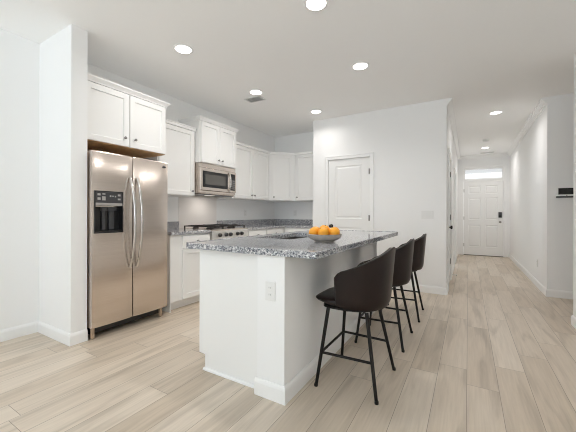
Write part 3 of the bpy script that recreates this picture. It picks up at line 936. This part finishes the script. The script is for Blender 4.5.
part('drain', 'chrome', r, lambda bm: lathe(bm, [(0.001, 0), (0.045, 0), (0.043, 0.003), (0.030, 0.001), (0.001, 0.001)], Matrix.Translation((-1.45, 2.58, 0.7112)), 20), True)

# ------------------------------------------------------------------ bar stools (built once at the local origin, back towards +x)
def spow(v, e):
    return math.copysign(abs(v) ** e, v)

def make_stool(loc, rz, label):
    r = thing('bar_stool', (0, 0, 0), label, 'bar stool', 'bar stools along the island')
    # back shell: a wrap of leather highest behind and lower at the two arms
    def shell_pts(t, v, inset):
        th = t * math.radians(101)
        zt = 0.908 - 0.168 * abs(t) ** 1.3
        edge = max(0.0, (abs(t) - 0.86) / 0.14)
        zt -= 0.022 * edge ** 3
        zb = 0.524 + 0.01 * edge ** 2
        z = zb + (zt - zb) * v
        lean = 0.90 + 0.13 * (z - 0.515) / 0.39
        if v < 0.12:
            lean -= 0.05 * (1 - v / 0.12) ** 2
        ax, ay = (0.256 - inset) * lean, (0.240 - inset) * lean
        return Vector((-0.018 + ax * spow(math.cos(th), 0.86), ay * spow(math.sin(th), 0.86), z))
    NT, NV = 44, 12
    def shell(bm):
        O = [[bm.verts.new(shell_pts(-1 + 2 * i / NT, j / NV, 0)) for j in range(NV + 1)] for i in range(NT + 1)]
        I = [[bm.verts.new(shell_pts(-1 + 2 * i / NT, j / NV, 0.030)) for j in range(NV + 1)] for i in range(NT + 1)]
        for i in range(NT):
            for j in range(NV):
                bm.faces.new((O[i][j], O[i + 1][j], O[i + 1][j + 1], O[i][j + 1]))
                bm.faces.new((I[i][j + 1], I[i + 1][j + 1], I[i + 1][j], I[i][j]))
            bm.faces.new((O[i][NV], O[i + 1][NV], I[i + 1][NV], I[i][NV]))
            bm.faces.new((O[i + 1][0], O[i][0], I[i][0], I[i + 1][0]))
        for i in (0, NT):
            for j in range(NV):
                bm.faces.new((O[i][j], O[i][j + 1], I[i][j + 1], I[i][j]))
    part('backrest', 'leather', r, shell, True)
    def pipe(bm):
        pts = [shell_pts(-1, j / NV, 0.004) for j in range(NV)] + [shell_pts(-1 + 2 * i / NT, 1.0, 0.006) for i in range(NT + 1)] + [shell_pts(1, 1 - j / NV, 0.004) for j in range(1, NV + 1)]
        tube(bm, pts, 0.006, 8)
    part('piping', 'piping', r, pipe, True)
    # seat pad, broad in front and round behind
    out = []
    for k in range(48):
        a = 2 * PI * k / 48
        c, s = math.cos(a), math.sin(a)
        if c > 0:
            out.append((-0.018 + 0.215 * c, 0.200 * s))
        else:
            out.append((-0.018 + 0.238 * spow(c, 0.42), 0.208 * spow(s, 0.42)))
    def pad(bm):
        L_ = []
        for sc, z in ((0.80, 0.513), (0.96, 0.526), (1.0, 0.540), (1.0, 0.554), (0.975, 0.566), (0.90, 0.573), (0.6, 0.574), (0.25, 0.572)):
            L_.append([Vector((-0.018 + (x + 0.018) * sc, y * sc, z + (0.020 if z < 0.545 else 0.004 if z < 0.56 else -0.004) * min(1.0, max(0, (-x - 0.08) / 0.12)) * (sc > 0.7))) for x, y in out])
        rings(bm, L_)
    part('seat', 'leather', r, pad, True)
    part('seat_base', 'blackmetal', r, lambda bm: rings(bm, [[Vector((-0.018 + (x + 0.018) * sc, y * sc, z)) for x, y in out] for sc, z in ((0.74, 0.494), (0.80, 0.498), (0.80, 0.5115))]))
    legs = [((-0.145, -0.165), (-0.200, -0.237)), ((0.105, -0.140), (0.190, -0.226)), ((0.105, 0.140), (0.196, 0.236)), ((-0.145, 0.165), (-0.200, 0.237))]
    at = lambda L_, z: Vector((L_[0][0] + (L_[1][0] - L_[0][0]) * (0.50 - z) / 0.50, L_[0][1] + (L_[1][1] - L_[0][1]) * (0.50 - z) / 0.50, z))
    for L_ in legs:
        lg = part('leg', 'blackmetal', r, lambda bm: tube(bm, [at(L_, 0.502), at(L_, 0.006)], 0.0125, 12, 0.0105), True)
        K = Matrix.Translation(at(L_, 0.0))
        part('foot_cap', 'blackmetal', lg, lambda bm: lathe(bm, [(0.001, 0), (0.012, 0), (0.013, 0.010), (0.0115, 0.018), (0.001, 0.019)], K, 12), True)
    for a, b in ((0, 1), (3, 2), (0, 3)):
        z = 0.215
        part('footrest' if (a, b) == (0, 3) else 'stretcher', 'blackmetal', r, lambda bm: tube(bm, [at(legs[a], z), at(legs[b], z)], 0.0085, 10), True)
    r.location = loc
    r.rotation_euler = (0, 0, rz)
    return r

def copy_tree(o, parent=None):
    c = o.copy()
    C.objects.link(c)
    c.parent = parent
    for ch in list(o.children):
        copy_tree(ch, c)
    return c

s1 = make_stool((-0.655, 2.045, 0), 0.0, 'dark brown leather bar stool nearest the camera at the island')
for loc, rz, lab in (((-0.650, 2.838, 0), 0.02, 'dark brown leather bar stool in the middle of the island row'),
                     ((-0.640, 3.640, 0), 0.05, 'dark brown leather bar stool farthest along the island by the pantry wall')):
    s = copy_tree(s1)
    s.location = loc
    s.rotation_euler = (0, 0, rz)
    s['label'] = lab

# ------------------------------------------------------------------ bowl of oranges
BX, BY, BZ = -0.935, 2.120, 0.914
bm = BM()
lathe(bm, [(0.001, 0.0055), (0.066, 0.0055), (0.068, 0.0015), (0.075, 0.0015), (0.077, 0.011), (0.102, 0.020), (0.119, 0.034), (0.128, 0.050), (0.1305, 0.060), (0.1275, 0.062),
           (0.124, 0.056), (0.113, 0.037), (0.097, 0.026), (0.001, 0.021)], Matrix.Translation((BX, BY, BZ)), 48)
tag(obj('fruit_bowl', bm, 'bowl', None, True, (BX, BY, BZ)), 'shallow grey stoneware bowl of oranges on the island', 'bowl')

def orange(x, y, z, rr, tilt, label, leaf=True):
    r = thing('orange', (0, 0, 0), label, 'orange', 'oranges in the bowl')
    def body(bm):
        pr = []
        for k in range(15):
            a = -PI / 2 + PI * k / 14
            rad = rr * math.cos(a)
            h = 0.93 * rr * math.sin(a)
            if k == 14: h -= 0.05 * rr
            pr.append((max(rad, 0.0006), h))
        lathe(bm, pr, ID, 24)
    part('fruit', 'orange', r, body, True)
    part('stem', 'stem', r, lambda bm: lathe(bm, [(0.0008, 0.85 * rr), (0.0055, 0.86 * rr), (0.0045, 0.95 * rr), (0.0022, 0.99 * rr), (0.0008, 1.0 * rr)], ID, 8))
    r.location = (x, y, z)
    r.rotation_euler = tilt
    return r

ring = [(-2.75, 'orange at the left end of the bowl'), (-1.75, 'orange at the front left of the bowl'), (-0.75, 'orange at the front right of the bowl'), (0.35, 'orange at the right end of the bowl'),
        (1.35, 'orange at the back right of the bowl'), (2.35, 'orange at the back left of the bowl')]
for i, (a, lab) in enumerate(ring):
    orange(BX + 0.0835 * math.cos(i * PI / 3 - 2.3), BY + 0.0835 * math.sin(i * PI / 3 - 2.3), BZ + 0.0745, 0.0412, (random.uniform(-.7, .7), random.uniform(-.7, .7), 0), lab)
orange(BX, BY, BZ + 0.0905, 0.0408, (0.2, 0.3, 0), 'orange raised in the middle of the bowl')

# ------------------------------------------------------------------ wall plates, control panel
def outlet(T, u, z, label, n=0.0):
    r = thing('outlet', T @ Vector((u, n, z)), label, 'outlet', 'white wall outlets')
    boxpart('plate', 'plate', r, (u - 0.036, n + 0.0004, z - 0.058), (u + 0.036, n + 0.0065, z + 0.058), T, 0.002)
    for dz in (-0.021, 0.021):
        s_ = boxpart('socket', 'plate', r, (u - 0.017, n + 0.0066, z + dz - 0.0145), (u + 0.017, n + 0.0085, z + dz + 0.0145), T, 0.001)
        for du in (-0.007, 0.006):
            boxpart('slot', 'slot', s_, (u + du - 0.0012, n + 0.0086, z + dz - 0.004), (u + du + 0.0012, n + 0.009, z + dz + 0.006), T, 0)
    return r
outlet(frame((0, PY, 0), (1, 0), (0, -1)), -1.034, 0.655, 'white outlet on the island end panel')
outlet(T_hr, 6.07 - YA, 0.37, 'white outlet low on the right hall wall')
outlet(TB, -3.02, 1.14, 'white outlet above the far counter near the corner')
outlet(TL, 4.40, 1.14, 'white outlet above the counter right of the range')

r = thing('light_switch', T_pantry @ Vector((-0.503 - XP, 0, 1.118)), 'white triple light switch plate on the pantry wall', 'light switch')
u = -0.503 - XP
boxpart('plate', 'plate', r, (u - 0.080, 0.0004, 1.060), (u + 0.080, 0.009, 1.176), T_pantry, 0.002)
for k in (-1, 0, 1):
    boxpart('rocker', 'plate', r, (u + k * 0.046 - 0.016, 0.0091, 1.085), (u + k * 0.046 + 0.016, 0.0135, 1.151), T_pantry, 0.002)

r = thing('wall_control_panel', T_alc @ Vector((0.19, 0, 1.36)), 'white wall control panel with black screen on the alcove wall', 'control panel')
boxpart('housing', 'plate', r, (0.092, 0.0004, 1.372), (0.302, 0.024, 1.492), T_alc, 0.004)
boxpart('screen', 'screen', r, (0.112, 0.0242, 1.394), (0.284, 0.0262, 1.480), T_alc, 0.001)
boxpart('button', 'dkgrey', r, (0.190, 0.0242, 1.378), (0.204, 0.026, 1.386), T_alc, 0.001)
boxpart('base_bar', 'dkgrey', r, (0.090, 0.0004, 1.352), (0.304, 0.026, 1.3715), T_alc, 0.002)

# spring door stop on the hall baseboard
bm = BM()
K = T_hl @ Matrix.Translation((6.15 - YP, 0.0138, 0.052)) @ Matrix.Rotation(-PI / 2, 4, 'X')
lathe(bm, [(0.001, 0), (0.013, 0), (0.012, 0.006)] + [(0.0065 + 0.0015 * (k % 2), 0.008 + k * 0.004) for k in range(14)] + [(0.010, 0.066), (0.010, 0.080), (0.001, 0.081)], K, 12)
tag(obj('door_stop', bm, 'rubber', None, True, tuple(K.translation)), 'small white door stop on the left hall baseboard', 'door stop')

# ------------------------------------------------------------------ ceiling fixtures
def downlight(x, y, label, power=LAMP_W):
    r = thing('ceiling_light', (x, y, H), label, 'ceiling light', 'recessed ceiling lights')
    K = Matrix.Translation((x, y, H))
    part('trim_ring', 'trim', r, lambda bm: lathe(bm, [(0.074, -0.0005), (0.094, -0.0005), (0.094, -0.004), (0.086, -0.009), (0.076, -0.008), (0.074, -0.0005)], K, 36), True)
    part('diffuser', 'lamp', r, lambda bm: lathe(bm, [(0.0006, -0.0006), (0.0735, -0.0006), (0.0735, -0.006), (0.06, -0.0075), (0.0006, -0.008)], K, 36))
    l = bpy.data.lights.new('downlight_lamp', 'AREA')
    l.shape = 'DISK'
    l.size = 0.14
    l.spread = math.radians(150)
    l.energy = power
    l.color = LAMP_COL
    o = bpy.data.objects.new('downlight_lamp', l)
    o.location = (x, y, H - 0.012)
    C.objects.link(o)
downlight(-1.005, 2.11, 'recessed ceiling light nearest the camera at the top of the view')
downlight(-2.405, 2.04, 'recessed ceiling light in front of the refrigerator')
downlight(-2.424, 3.25, 'recessed ceiling light beside the kitchen ceiling vent')
downlight(-1.015, 3.25, 'recessed ceiling light over the middle of the island')
downlight(-2.067, 4.34, 'recessed ceiling light in front of the pantry wall corner', 3.2)
downlight(0.372, 5.82, 'recessed ceiling light in the hall near the kitchen', 5.0)
downlight(0.352, 8.75, 'recessed ceiling light in the hall near the front door', 6.0)

def vent(x, y, lx, ly, label):
    r = thing('ceiling_vent', (x, y, H), label, 'vent')
    boxpart('backing', 'ventdark', r, (x - lx / 2 + 0.012, y - ly / 2 + 0.012, H - 0.004), (x + lx / 2 - 0.012, y + ly / 2 - 0.012, H - 0.0006), ID, 0)
    def f(bm):
        for a, b in (((-lx / 2, -ly / 2), (lx / 2, -ly / 2 + 0.018)), ((-lx / 2, ly / 2 - 0.018), (lx / 2, ly / 2)), ((-lx / 2, -ly / 2 + 0.018), (-lx / 2 + 0.018, ly / 2 - 0.018)), ((lx / 2 - 0.018, -ly / 2 + 0.018), (lx / 2, ly / 2 - 0.018))):
            box(bm, (x + a[0], y + a[1], H - 0.010), (x + b[0], y + b[1], H - 0.0006), ID, 0.001)
    part('frame', 'vent', r, f)
    n = 6
    for k in range(n):
        yy = y - ly / 2 + 0.018 + (ly - 0.036) * (k + 0.5) / n
        K = Matrix.Translation((x, yy, H - 0.0085)) @ Matrix.Rotation(0.6, 4, 'X')
        boxpart('slat', 'vent', r, (-lx / 2 + 0.019, -0.005, -0.0007), (lx / 2 - 0.019, 0.005, 0.0007), K, 0)
    boxpart('centre_bar', 'vent', r, (x - 0.05, y - ly / 2 + 0.018, H - 0.0135), (x - 0.042, y + ly / 2 - 0.018, H - 0.012), ID, 0)
vent(-2.585, 3.44, 0.26, 0.16, 'white slatted vent in the kitchen ceiling')
vent(0.42, 9.46, 0.30, 0.12, 'white slatted vent in the hall ceiling by the front door')
r = thing('smoke_detector', (0.326, 7.82, H), 'round white smoke detector on the hall ceiling', 'smoke detector')
K = Matrix.Translation((0.326, 7.82, H)) @ Matrix.Diagonal((1, 1, -1, 1))
part('base', 'plate', r, lambda bm: lathe(bm, [(0.001, 0.0006), (0.068, 0.0006), (0.068, 0.014), (0.001, 0.014)], K, 28), True)
part('cover', 'plate', r, lambda bm: lathe(bm, [(0.001, 0.0145), (0.058, 0.0145), (0.060, 0.026), (0.052, 0.040), (0.020, 0.046), (0.001, 0.046)], K, 28), True)
